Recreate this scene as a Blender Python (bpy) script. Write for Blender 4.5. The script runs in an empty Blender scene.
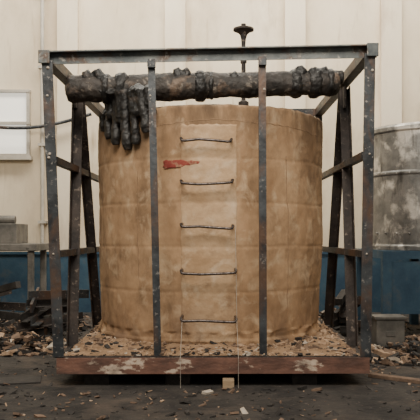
import bpy, bmesh, math, random
from mathutils import Vector, Matrix, noise
random.seed(7)
C=bpy.context
V=Vector

# ---------------------------------------------------------------- materials
def mat(name, c1, c2, scale=6, rough=.8, metal=0.0, bump=.3, c3=None, s3=25, t3=(.62,.72), stretch=(1,1,1), detail=8, c4=None, s4=9, t4=(.6,.7), st4=None, bs=5, zst=None):
    m=bpy.data.materials.new(name); m.use_nodes=True
    nt=m.node_tree; N=nt.nodes; L=nt.links
    b=N['Principled BSDF']; b.inputs['Roughness'].default_value=rough; b.inputs['Metallic'].default_value=metal
    tc=N.new('ShaderNodeTexCoord'); mp=N.new('ShaderNodeMapping'); mp.inputs['Scale'].default_value=stretch
    L.new(tc.outputs['Object'],mp.inputs['Vector'])
    n=N.new('ShaderNodeTexNoise'); n.inputs['Scale'].default_value=scale; n.inputs['Detail'].default_value=detail; n.inputs['Roughness'].default_value=.65
    L.new(mp.outputs[0],n.inputs['Vector'])
    r=N.new('ShaderNodeValToRGB'); r.color_ramp.elements[0].position=.38; r.color_ramp.elements[1].position=.63
    r.color_ramp.elements[0].color=(*c1,1); r.color_ramp.elements[1].color=(*c2,1)
    L.new(n.outputs['Fac'],r.inputs[0]); out=r.outputs[0]
    def layer(out,c,s,t,src,dist=0,zr=None,op=1):
        n3=N.new('ShaderNodeTexNoise'); n3.inputs['Scale'].default_value=s; n3.inputs['Detail'].default_value=8; n3.inputs['Roughness'].default_value=.62; n3.inputs['Distortion'].default_value=dist
        L.new(src,n3.inputs['Vector'])
        r3=N.new('ShaderNodeValToRGB'); r3.color_ramp.elements[0].position=t[0]; r3.color_ramp.elements[1].position=t[1]
        L.new(n3.outputs['Fac'],r3.inputs[0]); fac=r3.outputs[0]
        if zr:
            sp=N.new('ShaderNodeSeparateXYZ'); L.new(tc.outputs['Object'],sp.inputs[0])
            mr=N.new('ShaderNodeMapRange'); mr.inputs[1].default_value=zr[0]; mr.inputs[2].default_value=zr[1]; L.new(sp.outputs['Z'],mr.inputs[0])
            mu=N.new('ShaderNodeMath'); mu.operation='MULTIPLY'; L.new(mr.outputs[0],mu.inputs[0]); L.new(fac,mu.inputs[1]); fac=mu.outputs[0]
        mx=N.new('ShaderNodeMixRGB'); L.new(fac,mx.inputs[0]); L.new(out,mx.inputs[1]); mx.inputs[2].default_value=(*c,1); return mx.outputs[0]
    if c3: out=layer(out,c3,s3,t3,mp.outputs[0])
    if c4:
        src=mp.outputs[0]
        if st4:
            mp2=N.new('ShaderNodeMapping'); mp2.inputs['Scale'].default_value=st4; mp2.inputs['Location'].default_value=(3,5,1); L.new(tc.outputs['Object'],mp2.inputs['Vector']); src=mp2.outputs[0]
        out=layer(out,c4,s4,t4,src,.4)
    if zst:
        for (col,sc,t,zr,stv) in zst:
            mp3=N.new('ShaderNodeMapping'); mp3.inputs['Scale'].default_value=stv; mp3.inputs['Location'].default_value=(7,1,4); L.new(tc.outputs['Object'],mp3.inputs['Vector'])
            out=layer(out,col,sc,t,mp3.outputs[0],.3,zr)
    L.new(out,b.inputs['Base Color'])
    if bump:
        bp=N.new('ShaderNodeBump'); bp.inputs['Strength'].default_value=bump; bp.inputs['Distance'].default_value=.02
        nb=N.new('ShaderNodeTexNoise'); nb.inputs['Scale'].default_value=scale*bs; nb.inputs['Detail'].default_value=6
        L.new(mp.outputs[0],nb.inputs['Vector']); L.new(nb.outputs['Fac'],bp.inputs['Height']); L.new(bp.outputs[0],b.inputs['Normal'])
    return m
SOOT=[((.085,.052,.03),2.6,(.36,.60),(1.80,2.30),(1.6,1.6,.5)),((.15,.09,.055),4,(.40,.62),(.70,.24),(1,1,.6))]
M_clay=mat('clay_render',(.30,.18,.095),(.45,.29,.165),2.6,.94,0,.45,(.19,.115,.062),3.6,(.50,.70),(1,1,.6),c4=(.53,.38,.24),s4=6,t4=(.53,.70),st4=(1,1,.8),zst=SOOT)
M_claypatch=mat('clay_patch',(.37,.235,.13),(.50,.34,.205),3.4,.94,0,.45,(.25,.155,.088),5,(.54,.72),c4=(.57,.43,.29),s4=6,t4=(.50,.70),zst=SOOT[1:])
M_seam=mat('dusty_seam',(.20,.125,.07),(.31,.20,.12),8,.95)
M_top=mat('clay_sooty',(.05,.038,.03),(.18,.115,.07),5,.95)
M_steel=mat('weathered_steel',(.018,.020,.023),(.06,.066,.072),5,.5,.35,.2,(.25,.23,.21),26,(.60,.68),c4=(.095,.055,.036),s4=4,t4=(.48,.62),st4=(1,1,.5))
M_steelT=mat('grey_painted_steel',(.05,.060,.064),(.15,.16,.155),4,.5,.3,.2,(.085,.055,.04),7,(.50,.60),c4=(.30,.28,.25),s4=14,t4=(.58,.68))
M_rust=mat('rusty_channel',(.09,.046,.034),(.22,.108,.075),5,.8,.1,.4,(.52,.41,.32),9,(.56,.61),(.5,1,1),c4=(.045,.03,.026),s4=3.5,t4=(.52,.68))
M_rust2=mat('brown_rust_steel',(.024,.02,.019),(.065,.05,.042),6,.7,.3,.3,(.20,.16,.13),20,(.58,.68))
M_char=mat('charred_black',(.012,.0105,.0095),(.045,.036,.03),6,.65,0,.6,(.16,.11,.078),4.5,(.55,.66),c4=(.22,.185,.15),s4=12,t4=(.60,.69))
M_tar=mat('tar_black',(.006,.006,.006),(.022,.020,.019),9,.5,0,.5,(.08,.062,.05),10,(.57,.69))
M_rung=mat('rung_steel',(.05,.04,.035),(.16,.13,.12),30,.4,.7,.1)
M_red=mat('red_chalk_paint',(.19,.03,.024),(.25,.055,.038),14,.95,0,.2,(.34,.20,.12),16,(.53,.64))
M_wall=mat('cream_wall',(.59,.495,.36),(.71,.62,.475),.9,.9,0,.15,(.47,.375,.265),1.6,(.52,.74),(1,1,.5),c4=(.38,.29,.19),s4=3,t4=(.58,.78),st4=(2,2,.25))
M_pil=mat('pilaster_paint',(.64,.55,.415),(.75,.66,.52),1.2,.9,0,.15,(.46,.37,.27),2.6,(.54,.74),(1,1,.3))
M_blue=mat('blue_dado',(.016,.047,.085),(.035,.085,.13),3,.7,0,.15,(.07,.075,.08),6,(.55,.75))
M_floor=mat('dirty_concrete',(.012,.0105,.01),(.042,.036,.031),3,.95,0,.9,(.13,.105,.09),19,(.61,.72),c4=(.08,.061,.047),s4=2,t4=(.52,.72))
M_chipA=mat('chip_tan',(.29,.19,.12),(.44,.31,.21),8,.9,0,.3)
M_chipB=mat('chip_brown',(.10,.064,.044),(.19,.125,.085),8,.9,0,.3)
M_chipC=mat('chip_dark',(.015,.013,.012),(.04,.035,.032),8,.85,0,.3)
M_chipD=mat('chip_pale',(.32,.27,.22),(.46,.40,.33),8,.85,0,.3)
M_wood=mat('wood_block',(.26,.185,.11),(.38,.28,.18),10,.8,0,.2,None,25,(.6,.7),(1,8,8))
M_galv=mat('galvanised_shell',(.13,.127,.12),(.30,.288,.265),2.5,.42,.45,.3,(.62,.58,.52),3,(.52,.62),c4=(.07,.066,.06),s4=5,t4=(.53,.66),st4=(1.5,1.5,.4))
M_winf=mat('window_frame_paint',(.36,.33,.28),(.46,.42,.36),5,.7)
M_wire=mat('pale_twine',(.32,.28,.23),(.45,.40,.35),20,.8)
M_dark=mat('grey_machine_paint',(.09,.086,.078),(.19,.175,.155),4,.6,.2,.2,(.04,.035,.03),9)

def emis(name,col,s):
    m=bpy.data.materials.new(name); m.use_nodes=True; b=m.node_tree.nodes['Principled BSDF']
    b.inputs['Base Color'].default_value=(*col,1); b.inputs['Emission Color'].default_value=(*col,1); b.inputs['Emission Strength'].default_value=s
    return m
M_glass=emis('daylit_frosted_glass',(.88,.86,.79),.65)

# ---------------------------------------------------------------- helpers
def obj(name,bm,mats,parent=None,smooth=False,bev=0):
    me=bpy.data.meshes.new(name); bmesh.ops.recalc_face_normals(bm,faces=bm.faces); bm.to_mesh(me); bm.free()
    o=bpy.data.objects.new(name,me); C.collection.objects.link(o)
    for m in (mats if isinstance(mats,(list,tuple)) else [mats]): me.materials.append(m)
    if smooth:
        for p in me.polygons: p.use_smooth=True
    if parent: o.parent=parent
    if bev:
        b=o.modifiers.new('b','BEVEL'); b.width=bev; b.segments=2; b.limit_method='ANGLE'
    return o
def empty(name,loc=(0,0,0)):
    e=bpy.data.objects.new(name,None); e.empty_display_size=.2; C.collection.objects.link(e); return e
def box(bm,lo,hi,mi=0,rot=None):
    vs=[V((x,y,z)) for x in (lo[0],hi[0]) for y in (lo[1],hi[1]) for z in (lo[2],hi[2])]
    if rot:
        c=(V(lo)+V(hi))/2; vs=[c+rot@(v-c) for v in vs]
    b=[bm.verts.new(v) for v in vs]
    for f in ((0,1,3,2),(4,6,7,5),(0,4,5,1),(2,3,7,6),(0,2,6,4),(1,5,7,3)):
        bm.faces.new([b[i] for i in f]).material_index=mi
def extr(bm,p0,p1,prof,xd,mi=0):
    p0=V(p0);p1=V(p1);d=(p1-p0).normalized(); x=(V(xd)-d*V(xd).dot(d)).normalized(); y=d.cross(x)
    a=[bm.verts.new(p0+x*u+y*v) for u,v in prof]; b=[bm.verts.new(p1+x*u+y*v) for u,v in prof]
    n=len(prof)
    for i in range(n): bm.faces.new([a[i],a[(i+1)%n],b[(i+1)%n],b[i]]).material_index=mi
    bm.faces.new(a).material_index=mi; bm.faces.new(b[::-1]).material_index=mi
def Lp(w,t=.009,sx=1,sy=1):
    h=w/2
    return [(sx*u,sy*v) for u,v in [(-h,-h),(h,-h),(h,-h+t),(-h+t,-h+t),(-h+t,h),(-h,h)]]
def sq(w,h=None):
    h=h or w; return [(-w/2,-h/2),(w/2,-h/2),(w/2,h/2),(-w/2,h/2)]
def tube(bm,pts,rs,n=16,mi=0):
    pts=[V(p) for p in pts]; rings=[]
    if not isinstance(rs,(list,tuple)): rs=[rs]*len(pts)
    for i,p in enumerate(pts):
        t=(pts[min(i+1,len(pts)-1)]-pts[max(i-1,0)]).normalized()
        up=V((0,0,1)) if abs(t.z)<.9 else V((1,0,0))
        x=t.cross(up).normalized(); y=t.cross(x)
        rings.append([bm.verts.new(p+(x*math.cos(2*math.pi*k/n)+y*math.sin(2*math.pi*k/n))*rs[i]) for k in range(n)])
    for a,b in zip(rings,rings[1:]):
        for k in range(n): bm.faces.new([a[k],a[(k+1)%n],b[(k+1)%n],b[k]]).material_index=mi
    bm.faces.new(rings[0]).material_index=mi; bm.faces.new(rings[-1][::-1]).material_index=mi
def lerp(a,b,t): return a+(b-a)*t

# ---------------------------------------------------------------- room
WY=11.0
bm=bmesh.new(); box(bm,(-7,-2,-.1),(7,WY,0)); obj('floor',bm,M_floor)
bm=bmesh.new()
box(bm,(-7,WY,0),(7,WY+.2,6),0)
for x in (-2.30,-.62,1.25,2.75):
    box(bm,(x-.16,WY-.10,.95),(x+.16,WY,6),1)
box(bm,(-7,WY-.06,5.1),(7,WY,5.25),1)
obj('wall_back',bm,[M_wall,M_pil])
bm=bmesh.new(); box(bm,(-7,WY-.14,0),(7,WY-.101,.90),0); box(bm,(-7,WY-.16,.90),(7,WY-.101,.94),0)
obj('trim_1',bm,[M_blue])
bm=bmesh.new(); box(bm,(-7.2,-2,0),(-7,WY+.2,6)); obj('wall_left',bm,M_wall)
bm=bmesh.new(); box(bm,(7,-2,0),(7.2,WY+.2,6)); obj('wall_right',bm,M_wall)
w=empty('window_1')
bm=bmesh.new()
x0,x1,z0,z1=-4.1,-2.92,2.45,3.45
box(bm,(x0,WY-.03,z0),(x1,WY-.015,z1)); obj('panes',bm,M_glass,w)
bm=bmesh.new()
for i in range(3):
    x=lerp(x0,x1,i/2); box(bm,(x-.025,WY-.075,z0),(x+.025,WY,z1))
for i in range(3):
    z=lerp(z0,z1,i/2); box(bm,(x0-.03,WY-.085,z-.02),(x1+.03,WY,z+.02))
box(bm,(x0-.08,WY-.14,z0-.08),(x1+.06,WY,z0-.02))
obj('frame',bm,M_winf,w)
bm=bmesh.new()
tube(bm,[(-2.68,WY-.14,.95),(-2.68,WY-.14,5.9)],.03,10)
for z in (1.4,2.6,3.8,5): box(bm,(-2.74,WY-.18,z-.02),(-2.62,WY,z+.02))
tube(bm,[( lerp(-3.7,-1.9,t), WY-.24, 2.90+.16*t-.25*math.sin(math.pi*t)*.5) for t in [i/14 for i in range(15)]],.026,8,1)
obj('electrical_conduit',bm,[M_winf,M_steel])

# ---------------------------------------------------------------- clay furnace
CX,CY,R=-.04,6.88,1.085
ZB,ZT=.24,2.285
def disp(q,z):
    d=.018*noise.noise(q*1.2)+.003*noise.noise(q*5)+.0035*noise.noise(q*15)
    h=noise.noise(q*3.1+V((9,2,4)))
    if h>.42: d-=.03*(h-.42)
    # slight lift seams between plaster courses
    for zc in (.72,1.10,1.47,1.84): 
        e=abs(z-zc-.01*noise.noise(q*3)); 
        if e<.02: d-=.004*(1-e/.02)
    if z<ZB+.14: d+=.035*noise.noise(q*11)
    return d
def rad(z):
    t=(z-ZB)/(ZT-ZB)
    r=R*(.965+.035*min(1,t*2.2))
    if t<.04: r+=.015
    if z>ZT-.03: r-= .03-math.sqrt(max(0,.03**2-(z-(ZT-.03))**2))
    return r
bm=bmesh.new(); NS=320; rings=[]
zs=[ZB+(ZT-.03-ZB)*i/190 for i in range(191)]+[ZT-.03+.03*math.sin(a*math.pi/12) for a in range(1,7)]
for z in zs:
    ring=[]
    for k in range(NS):
        a=2*math.pi*k/NS; r=rad(z); q=V((math.cos(a)*r,math.sin(a)*r,z))
        d=disp(q,z)
        zz=z+((.012*noise.noise(V((q.x,q.y,0))*3)+.009*noise.noise(V((q.x,q.y,0))*15))*(z-ZT+.2)/.2 if z>ZT-.2 else 0)
        ring.append(bm.verts.new((CX+q.x+math.cos(a)*d,CY+q.y+math.sin(a)*d,zz)))
    rings.append(ring)
for a,b in zip(rings,rings[1:]):
    for k in range(NS): bm.faces.new([a[k],a[(k+1)%NS],b[(k+1)%NS],b[k]])
prev=rings[-1]
for i in range(1,9):
    t=i/9; r=(R-.03)*(1-t); ring=[]
    for k in range(NS):
        a=2*math.pi*k/NS; q=V((math.cos(a)*r,math.sin(a)*r,0))
        ring.append(bm.verts.new((CX+q.x,CY+q.y,ZT+.11*math.sin(t*math.pi/2)+.012*noise.noise(q*5))))
    for k in range(NS): bm.faces.new([prev[k],prev[(k+1)%NS],ring[(k+1)%NS],ring[k]]).material_index=1
    prev=ring
bm.faces.new(prev).material_index=1
bm.faces.new(rings[0][::-1])
furn=obj('clay_coated_cylindrical_furnace',bm,[M_clay,M_top],smooth=True)

def surf(x,z,off=0):
    r=rad(z)
    y=-math.sqrt(max(0,r*r-(x-CX)**2)); a=math.atan2(y,x-CX)
    q=V((math.cos(a)*r,math.sin(a)*r,z)); r+=disp(q,z)+off
    return V((CX+math.cos(a)*r,CY+math.sin(a)*r,z))
def patch(name,xa,xb,za,zb,off,m,nx=24,nz=40,shape=None,parent=None,eoff=-.004):
    bm=bmesh.new(); g=[]
    for j in range(nz+1):
        row=[]
        for i in range(nx+1):
            u=i/nx; v=j/nz
            x=lerp(xa,xb,u); z=lerp(za,zb,v)
            if shape: x,z=shape(u,v,x,z)
            edge=(i in(0,nx) or j in(0,nz))
            row.append(bm.verts.new(surf(x,z,eoff if edge else off)))
        g.append(row)
    for j in range(nz):
        for i in range(nx): bm.faces.new([g[j][i],g[j][i+1],g[j+1][i+1],g[j+1][i]])
    return obj(name,bm,m,parent,smooth=True)
patch('plaster_infill_panel',-.285,.185,.30,2.12,.008,M_claypatch,50,160,parent=furn,
      shape=lambda u,v,x,z:(x+.010*noise.noise(V((u*3,v*12,1))),z+.01*noise.noise(V((u*12,v*3,5)))))
def rsf(u,v,x,z):
    w=.032+.014*noise.noise(V((u*7,0,3)))+.006*noise.noise(V((u*30,v*9,3)))
    w*= (1 if u<.4 else 1-.72*(u-.4)/.6)
    return x+.02*noise.noise(V((v*5,1,u*2))), 1.788+.012*u+(v-.5)*2*w
patch('red_paint_mark',-.425,-.13,1.75,1.82,.0105,M_red,40,10,rsf,furn,eoff=.008)
bm=bmesh.new()
def crack(pts,r=.0035,off=.0):
    P=[]
    for (xa,za),(xb,zb) in zip(pts,pts[1:]):
        for i in range(10):
            t=i/10; x=lerp(xa,xb,t); z=lerp(za,zb,t)
            P.append(surf(x+.014*noise.noise(V((x*20,z*20,0))),z+.014*noise.noise(V((z*25,x*20,5))),off))
    tube(bm,P,r,6)
crack([(-.95,2.12),(-.6,2.10),(-.3,2.14),(0,2.16),(.3,2.14),(.7,2.13),(.95,2.10)],.003)
crack([(-.66,1.75),(-.67,1.2),(-.64,.6)],.003)
crack([(.62,.45),(.63,1.2),(.61,1.95)],.003)
obj('surface_seams',bm,M_seam,furn)

# ---------------------------------------------------------------- rungs
lad=empty('rung_ladder')
for i,(z,xr,tilt,bend) in enumerate([(1.968,.135,-.008,.012),(1.621,.145,.006,-.008),(1.266,.148,-.014,.004),(.886,.172,.004,-.006),(.498,.175,-.008,.005)]):
    bm=bmesh.new()
    xl=-.278; y=5.70
    pts=[surf(xl,z+.03,-.03),V((xl,y+.01,z+.022)),V((xl+.006,y,z+.004)),V((xl+.03,y-.004,z)),V((lerp(xl,xr,.35),y-.008,z+bend)),V((lerp(xl,xr,.7),y-.006,z+tilt*.7+bend*.6)),V((xr-.03,y-.004,z+tilt)),V((xr-.006,y,z+.004+tilt)),V((xr,y+.01,z+.022+tilt)),surf(xr,z+.03+tilt,-.03)]
    tube(bm,pts,.0115,10)
    obj('rung_%d'%(i+1),bm,M_rung,lad,smooth=True)
bm=bmesh.new()
tube(bm,[(.165,5.70,1.27),(.172,5.70,.9),(.178,5.70,.5),(.182,5.44,.24),(.182,5.44,.01)],.002,6)
tube(bm,[(-.268,5.70,.5),(-.27,5.44,.24),(-.268,5.44,.01)],.002,6)
obj('side_twine',bm,M_wire,lad)

# ---------------------------------------------------------------- base platform
BP=empty('steel_base_platform')
bm=bmesh.new()
def chan(p0,p1,xd,h=.125,d=.07,t=.012,flip=1):
    prof=[(-h/2,0),(h/2,0),(h/2,d*flip),(h/2-t,d*flip),(h/2-t,t*flip),(-h/2+t,t*flip),(-h/2+t,d*flip),(-h/2,d*flip)]
    extr(bm,p0,p1,prof,xd)
chan((-1.25,5.52,.165),(1.22,5.52,.17),(0,0,1),flip=-1)
chan((-1.25,8.2,.165),(1.2,8.2,.165),(0,0,1),flip=1)
box(bm,(-1.25,5.53,.105),(-1.18,8.2,.225)); box(bm,(1.13,5.53,.105),(1.2,8.2,.225))
obj('channel_frame',bm,M_rust,BP)
bm=bmesh.new(); box(bm,(-1.27,5.54,.226),(1.21,8.22,.24)); obj('deck_plate',bm,M_rust2,BP)
bm=bmesh.new()
for x in (-.95,-.3,.72): 
    for y in (5.62,7.9): box(bm,(x-.10,y,0),(x+.10,y+.25,.104))
obj('support_sleepers',bm,M_chipC,BP,bev=.006)
bm=bmesh.new(); box(bm,(.06,5.46,0),(.15,5.54,.07)); obj('wooden_block',bm,M_wood,bev=.004)

# ---------------------------------------------------------------- steel cage
cage=empty('steel_frame_cage')
FY=5.6; BY=8.12
FL=lambda z:(-1.24-(z-.24)*.037)
FR=lambda z:(1.192+(z-.24)*.0135)
ZL,ZR=2.60,2.655
bm=bmesh.new()
extr(bm,(FL(.1),FY-.03,.235),(FL(ZL),FY-.03,ZL-.02),Lp(.085),(1,0,0))
extr(bm,(FR(.1),FY-.03,.235),(FR(ZR),FY-.03,ZR-.02),Lp(.085,sx=-1),(1,0,0))
obj('front_corner_posts',bm,M_steel,cage)
bm=bmesh.new()
extr(bm,(-.456,FY-.01,.235),(-.506,FY-.01,2.60),Lp(.058,.008),(1,0,0))
extr(bm,(.384,FY-.01,.235),(.376,FY-.01,2.62),Lp(.058,.008),(1,0,0))
for x,z in ((-.503,2.555),(.376,2.575)): box(bm,(x-.032,FY-.075,z-.03),(x+.032,FY-.045,z+.02))
obj('front_inner_posts',bm,M_steel,cage)
bm=bmesh.new()
extr(bm,(-1.385,FY-.05,ZL+.005),(1.29,FY-.05,ZR+.005),[(-.045,-.04),(.045,-.04),(.045,.04),(.035,.04),(.035,-.03),(-.045,-.03)],(0,0,1))
obj('top_front_beam',bm,M_steelT,cage)
bm=bmesh.new()
for x,z in ((-1.345,ZL+.0),(1.24,ZR+.0)): box(bm,(x-.045,FY-.105,z-.05),(x+.045,FY-.09,z+.055))
obj('corner_plates',bm,M_steelT,cage,bev=.005)
bm=bmesh.new()
BLx,BRx=-1.30,1.20
extr(bm,(FL(ZL)-.0,FY,ZL),(BLx,BY,2.60),sq(.085),(1,0,0))
extr(bm,(FR(ZR)+.0,FY,ZR),(BRx,BY,2.62),sq(.085),(1,0,0))
extr(bm,(BLx,BY,2.60),(BRx,BY,2.62),sq(.08),(0,0,1))
obj('top_rails',bm,M_steel,cage)
bm=bmesh.new()
extr(bm,(-1.22,BY,.24),(BLx,BY,2.6),Lp(.08),(1,0,0)); extr(bm,(1.15,BY,.24),(BRx,BY,2.6),Lp(.08,sx=-1),(1,0,0))
obj('rear_posts',bm,M_steel,cage)
bm=bmesh.new()
for fx,bx,zs_ in ((lambda z:FL(z)+.01,lambda z:-1.24,(1.80,1.05)),(lambda z:FR(z)-.01,lambda z:1.17,(1.84,1.05))):
    for z in zs_: extr(bm,(fx(z),FY,z),(bx(z),BY,z),sq(.055),(1,0,0))
obj('side_braces',bm,M_steel,cage)
bm=bmesh.new()
for sx,xt,xb in ((-1,-1.285,-1.235),(1,1.215,1.19)):
    extr(bm,(xt,6.55,2.58),(xb,6.05,.24),Lp(.085,.009,sx=-sx),(1,0,0))
    extr(bm,(xt,6.62,2.58),(xb,7.35,.24),Lp(.085,.009,sx=-sx),(1,0,0))
    box(bm,(xt-.02,6.48,2.38),(xt+.0,6.72,2.58))
obj('side_a_frames',bm,M_rust2,cage)
bm=bmesh.new()
for x,z in ((-1.31,2.30),(-1.295,1.81),(-1.30,1.84),(1.22,1.84),(1.2,1.05),(-1.26,1.05),(.376,2.35),(-.5,2.3),(1.225,2.5),(-1.315,2.52)):
    bmesh.ops.create_icosphere(bm,subdivisions=2,radius=random.uniform(.008,.015),matrix=Matrix.Translation((x+random.uniform(-.02,.02),FY-.075,z)))
obj('weld_lumps',bm,M_chipD,cage)

# ---------------------------------------------------------------- charred log + wraps
def remeshed(name,bm,m,vox,parent=None,disp=.02,ns=.06):
    o=obj(name,bm,m,parent)
    r=o.modifiers.new('r','REMESH'); r.mode='VOXEL'; r.voxel_size=vox; r.use_smooth_shade=True
    t=bpy.data.textures.new(name+'_t','CLOUDS'); t.noise_scale=ns; t.noise_depth=3
    d=o.modifiers.new('d','DISPLACE'); d.texture=t; d.strength=disp; d.mid_level=.5; d.texture_coords='LOCAL'
    return o
LG=empty('charred_log_bundle')
LP0=V((-1.30,6.15,2.475)); LP1=V((1.09,6.15,2.54))
bm=bmesh.new()
n=60; P=[];Rr=[]
for i in range(n+1):
    t=i/n; p=LP0.lerp(LP1,t); P.append(p+V((0,0,.014*noise.noise(V((t*7,0,0)))))); Rr.append(.110+.016*noise.noise(V((t*9,3,0)))+(.008 if t<.45 else 0)-.006*max(0,t-.6)-(.02 if i in(0,n) else 0))
tube(bm,P,Rr,24)
tube(bm,[V((-.95,6.24,2.56)),V((.1,6.26,2.59)),V((1.14,6.22,2.60))],[.045,.06,.065],14)
remeshed('log_core',bm,M_char,.012,LG,disp=.028,ns=.08)
bm=bmesh.new()
for t,rw,wd in ((.145,.13,.035),(.20,.134,.045),(.49,.134,.05),(.53,.124,.02),(.84,.126,.05),(.91,.134,.05),(.965,.124,.03)):
    p=LP0.lerp(LP1,t); tube(bm,[p-V((wd,0,0)),p-V((wd*.5,0,0)),p+V((wd*.5,0,0)),p+V((wd,0,0))],[rw*.86,rw,rw,rw*.86],20)
for x,h in ((-1.12,.15),(-1.02,.16),(-.80,.12),(-.33,.15),(-.26,.14),(.16,.1),(.74,.14),(.86,.12),(.95,.12)):
    z=2.475+(x+1.3)*.027
    tube(bm,[(x,6.12,z),(x+.01,6.1,z+h*.7),(x-.01,6.09,z+h)],[.06,.05,.035],10)
remeshed('tarred_wraps',bm,M_tar,.012,LG,disp=.03,ns=.06)
bm=bmesh.new()
def hang(x,zb,w,xs_=0,out=.06,cur=0):
    y=surf(x,2.1).y
    pts=[(x+xs_,6.04,2.46),(x+xs_,y-.03,2.40),(x+xs_*.5,y-out,2.28),(x,y-out,lerp(2.28,zb,.5)),(x+cur*.6,y-out,zb+.05),(x+cur,y-out+.006,zb)]
    tube(bm,pts,[w*.9,w*1.1,w*.95,w*.95,w*1.1,w*.75],14)
hang(-1.02,2.14,.030,.04); hang(-.945,2.05,.040,.03,cur=.01); hang(-.86,1.99,.042,.01,cur=-.005)
hang(-.765,1.93,.044,-.01,cur=.02); hang(-.68,1.97,.038,-.03,cur=.01); hang(-.585,2.06,.042,-.05,cur=.01); hang(-.515,2.17,.03,-.05)
hang(-.80,2.17,.062,0,.05); hang(-.66,2.20,.062,0,.05); hang(-.91,2.22,.058,0,.05); hang(-.56,2.27,.05,0,.05)
remeshed('tarred_hanging_rags',bm,M_tar,.009,disp=.03,ns=.06)

# ---------------------------------------------------------------- mushroom vent stem
bm=bmesh.new()
sx_,sy_=.275,6.75
prof=[(.0,3.235),(.022,3.235),(.024,3.205),(.06,3.20),(.098,3.19),(.10,3.172),(.06,3.155),(.035,3.13),(.024,3.09),(.020,3.05),(.020,2.9),(.030,2.89),(.030,2.86),(.020,2.85),(.020,2.5),(.05,2.48),(.05,2.36),(.07,2.35)]
rg=[]
for r,z in prof:
    rg.append([bm.verts.new((sx_+max(r,.001)*math.cos(2*math.pi*k/24),sy_+max(r,.001)*math.sin(2*math.pi*k/24),z)) for k in range(24)])
for a,b in zip(rg,rg[1:]):
    for k in range(24): bm.faces.new([a[k],a[(k+1)%24],b[(k+1)%24],b[k]])
bm.faces.new(rg[0]); bm.faces.new(rg[-1])
obj('mushroom_cap_vent_pipe',bm,M_rust2)

# ---------------------------------------------------------------- debris
def chips(bm,n,pos,smin,smax,flat=.25,wt=(5,4,3,2)):
    nm=len(wt)
    for _ in range(n):
        p=pos()
        if p is None: continue
        s=random.uniform(smin,smax)*random.choice((.5,.6,1,1,1.5)); e=V((s,s*random.uniform(.2,.8),s*random.uniform(flat*.4,flat*1.4)))
        rot=Matrix.Rotation(random.uniform(0,6.28),3,'Z')@Matrix.Rotation(random.gauss(0,.3),3,'X')@Matrix.Rotation(random.gauss(0,.3),3,'Y')
        c=V(p)+V((0,0,e.z*.5)); vs=[]
        for x in(-.5,.5):
            for y in(-.5,.5):
                j=V((random.uniform(-.3,.3),random.uniform(-.3,.3),0))
                for z in(-.5,.5):
                    vs.append(bm.verts.new(c+rot@V(((x+j.x)*e.x,(y+j.y)*e.y,z*e.z))))
        mi=random.choices(range(nm),wt)[0]
        for f in ((0,1,3,2),(4,6,7,5),(0,4,5,1),(2,3,7,6),(0,2,6,4),(1,5,7,3)):
            bm.faces.new([vs[i] for i in f]).material_index=mi
def deckpos():
    while True:
        x=random.uniform(-1.2,1.14); y=random.uniform(5.56,7.6)
        d=math.hypot(x-CX,y-CY)
        if d>R*.97: return (x,y,.24+max(0,.05-(d-R)*.15)*random.random())
bm=bmesh.new(); g=[]
nx,ny=90,50
for j in range(ny+1):
    row=[]
    for i in range(nx+1):
        x=lerp(-1.22,1.16,i/nx); y=lerp(5.57,7.9,j/ny)
        d=math.hypot(x-CX,y-CY)-R
        h=.008+.055*math.exp(-max(d,0)*5)*(.5+.9*abs(noise.noise(V((x*3,y*3,0)))))+.012*noise.noise(V((x*14,y*14,0)))
        if i in(0,nx) or j in(0,ny): h=0
        row.append(bm.verts.new((x,y,.241+max(0,h))))
    g.append(row)
for j in range(ny):
    for i in range(nx): bm.faces.new([g[j][i],g[j][i+1],g[j+1][i+1],g[j+1][i]]).material_index=4
bmesh.ops.delete(bm,geom=[f for f in bm.faces if math.hypot(f.calc_center_median().x-CX,f.calc_center_median().y-CY)<R*.85],context='FACES')
chips(bm,3300,deckpos,.012,.045,.3,(7,5,3,1.6))
obj('plaster_debris_heap',bm,[M_chipA,M_chipB,M_chipC,M_chipD,M_seam])

bm=bmesh.new()
def fpos():
    x=random.uniform(-3.6,3.6); y=random.uniform(3.9,10.6)
    if -1.3<x<1.25 and 5.45<y<8.3: return None
    if noise.noise(V((x*1.3,y*1.3,2)))<-.12 and random.random()<.75: return None
    return (x,y,0)
chips(bm,6500,fpos,.012,.05,.22,(6,10,1.0,.25))
def mound(cx,cy,n,r,h,smax=.10):
    def p():
        a=random.uniform(0,6.28); q=r*math.sqrt(random.random())
        return (cx+math.cos(a)*q*1.2,cy+math.sin(a)*q,h*(1-q/r)*random.random())
    chips(bm,n,p,.02,smax,.3,(5,7,1.8,.6))
for a in ((-2.0,7.4,500,.5,.18),(-2.9,8.2,600,.8,.35),(1.9,6.9,600,.5,.15),(2.4,7.4,500,.45,.25),(-2.2,9.0,500,.5,.35),(1.6,9.3,400,.3,.3)): mound(*a)
obj('floor_rubble',bm,[M_chipB,M_chipC,M_chipA,M_chipD])

def plank(name,c,l,w,t,ang,m):
    bm=bmesh.new(); rot=Matrix.Rotation(math.radians(ang),3,'Z')
    box(bm,(c[0]-l/2,c[1]-w/2,c[2]),(c[0]+l/2,c[1]+w/2,c[2]+t),0,rot); return obj(name,bm,m,bev=.003)
plank('wooden_plank',(1.55,5.75,0),.6,.08,.03,-38,M_chipB)
plank('steel_plate',(-1.66,5.75,0),.45,.28,.012,12,M_chipC)

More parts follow.
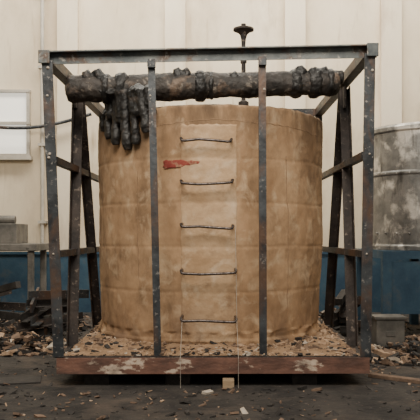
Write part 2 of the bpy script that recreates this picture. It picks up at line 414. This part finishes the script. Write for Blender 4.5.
def scrap(name,cx,cy,seed,n=9,L_=1.1,sp=.25):
    random.seed(seed); bm=bmesh.new()
    for i in range(n):
        a=random.uniform(-.6,.6)+(0 if i%2 else 1.2); z=.05+.05*i
        c=V((cx+random.uniform(-sp,sp),cy+random.uniform(-sp,sp),z)); l=random.uniform(.3,L_)/2
        d=V((math.cos(a)*l,math.sin(a)*l,random.uniform(-.04,.12)))
        p0=c-d; p1=c+d; p0.z=max(p0.z,.06); p1.z=max(p1.z,.06)
        extr(bm,p0,p1,random.choice([sq(.08),Lp(.09,.012),sq(.10,.03)]),(0,0,1),random.choice((0,1,2)))
    obj(name,bm,[M_rust2,M_steel,M_chipC])
scrap('scrap_steel_pile',-1.95,8.2,3,10,.9,.15); scrap('scrap_steel_pile',-2.9,8.9,5,11,1.0,.15); scrap('scrap_steel_pile',1.58,8.5,8,9,.5,.08)
bm=bmesh.new(); box(bm,(1.72,7.45,0),(2.02,7.7,.30)); box(bm,(1.70,7.43,.30),(2.04,7.72,.33)); box(bm,(1.82,7.44,.12),(1.92,7.45,.18))
obj('metal_tool_box',bm,M_dark,bev=.01)

# ---------------------------------------------------------------- galvanised tank on blue stand
def tank(name,tx,ty,tr,zt,zb):
    T=empty(name); bm=bmesh.new(); rg=[]
    for r,z in [(.001,zt+.06),(tr*.5,zt+.05),(tr*.97,zt),(tr+.02,zt-.03),(tr+.02,zt-.08),(tr,zt-.09),(tr,zt-.55),(tr+.012,zt-.56),(tr+.012,zt-.59),(tr,zt-.60),(tr,zb+.07),(tr+.015,zb+.05),(tr+.015,zb),(.001,zb)]:
        rg.append([bm.verts.new((tx+r*math.cos(2*math.pi*k/64),ty+r*math.sin(2*math.pi*k/64),z)) for k in range(64)])
    for a,b in zip(rg,rg[1:]):
        for k in range(64): bm.faces.new([a[k],a[(k+1)%64],b[(k+1)%64],b[k]])
    s=obj('shell',bm,M_galv,T)
    m=s.modifiers.new('b','BEVEL'); m.width=.006; m.limit_method='ANGLE'
    bm=bmesh.new()
    for z in (zt-.3,zt-1.0):
        for a in range(-6,7):
            an=-math.pi/2+a*.2; c=(tx+math.cos(an)*(tr+.008),ty+math.sin(an)*(tr+.008),z-.28)
            bmesh.ops.create_icosphere(bm,subdivisions=1,radius=.014,matrix=Matrix.Translation(c))
    obj('rivets',bm,M_galv,T)
    bm=bmesh.new()
    box(bm,(tx-tr,ty-tr,zb-.09),(tx+tr,ty+tr,zb-.001))
    for x in (tx-tr+.05,tx,tx+tr-.05):
        for y in (ty-tr+.05,ty+tr-.05): box(bm,(x-.05,y-.05,0),(x+.05,y+.05,zb-.09))
    box(bm,(tx-tr+.03,ty-tr+.04,.3),(tx+tr-.03,ty-tr+.06,zb-.12))
    obj('blue_stand',bm,M_blue,T)
tank('galvanised_storage_tank',2.68,8.7,.78,2.50,1.02)
bm=bmesh.new()
box(bm,(-4.6,9.6,.98),(-2.45,10.5,1.08))
box(bm,(-4.5,9.7,1.08),(-2.75,10.3,1.36))
tube(bm,[(-4.4,10.0,1.42),(-2.85,10.0,1.42)],.06,14)
for x in (-4.5,-2.55):
    for y in (9.7,10.4): box(bm,(x-.04,y-.04,0),(x+.04,y+.04,.98))
obj('grey_work_bench',bm,M_dark,bev=.01)

# ---------------------------------------------------------------- lights
def area(name,loc,target,size,power,col):
    l=bpy.data.lights.new(name,'AREA'); l.shape='RECTANGLE'; l.size=size[0]; l.size_y=size[1]; l.energy=power; l.color=col
    o=bpy.data.objects.new(name,l); C.collection.objects.link(o); o.location=loc
    o.rotation_euler=(V(target)-V(loc)).to_track_quat('-Z','Y').to_euler(); return o
area('overhead_area_front',(-.2,2.2,4.9),(0,6.5,1.4),(3.6,2.0),380,(1,.92,.80))  # unseen area light added for soft light from above front; no roof opening
area('overhead_area_rear',(0,8.7,6.6),(0,10.6,2.4),(8,1.2),640,(1,.94,.82))  # unseen area light aimed at the back wall; no roof opening modelled
wd=bpy.data.worlds.new('World'); C.scene.world=wd; wd.use_nodes=True
wd.node_tree.nodes['Background'].inputs[0].default_value=(1,.94,.83,1); wd.node_tree.nodes['Background'].inputs[1].default_value=.45

# ---------------------------------------------------------------- camera
cd=bpy.data.cameras.new('camera'); cd.lens=60; cd.sensor_width=36; cd.shift_y=25/420; cd.shift_x=-5/420
co=bpy.data.objects.new('camera',cd); C.collection.objects.link(co); co.location=(0,0,1.2); co.rotation_euler=(math.pi/2,0,0)
C.scene.camera=co
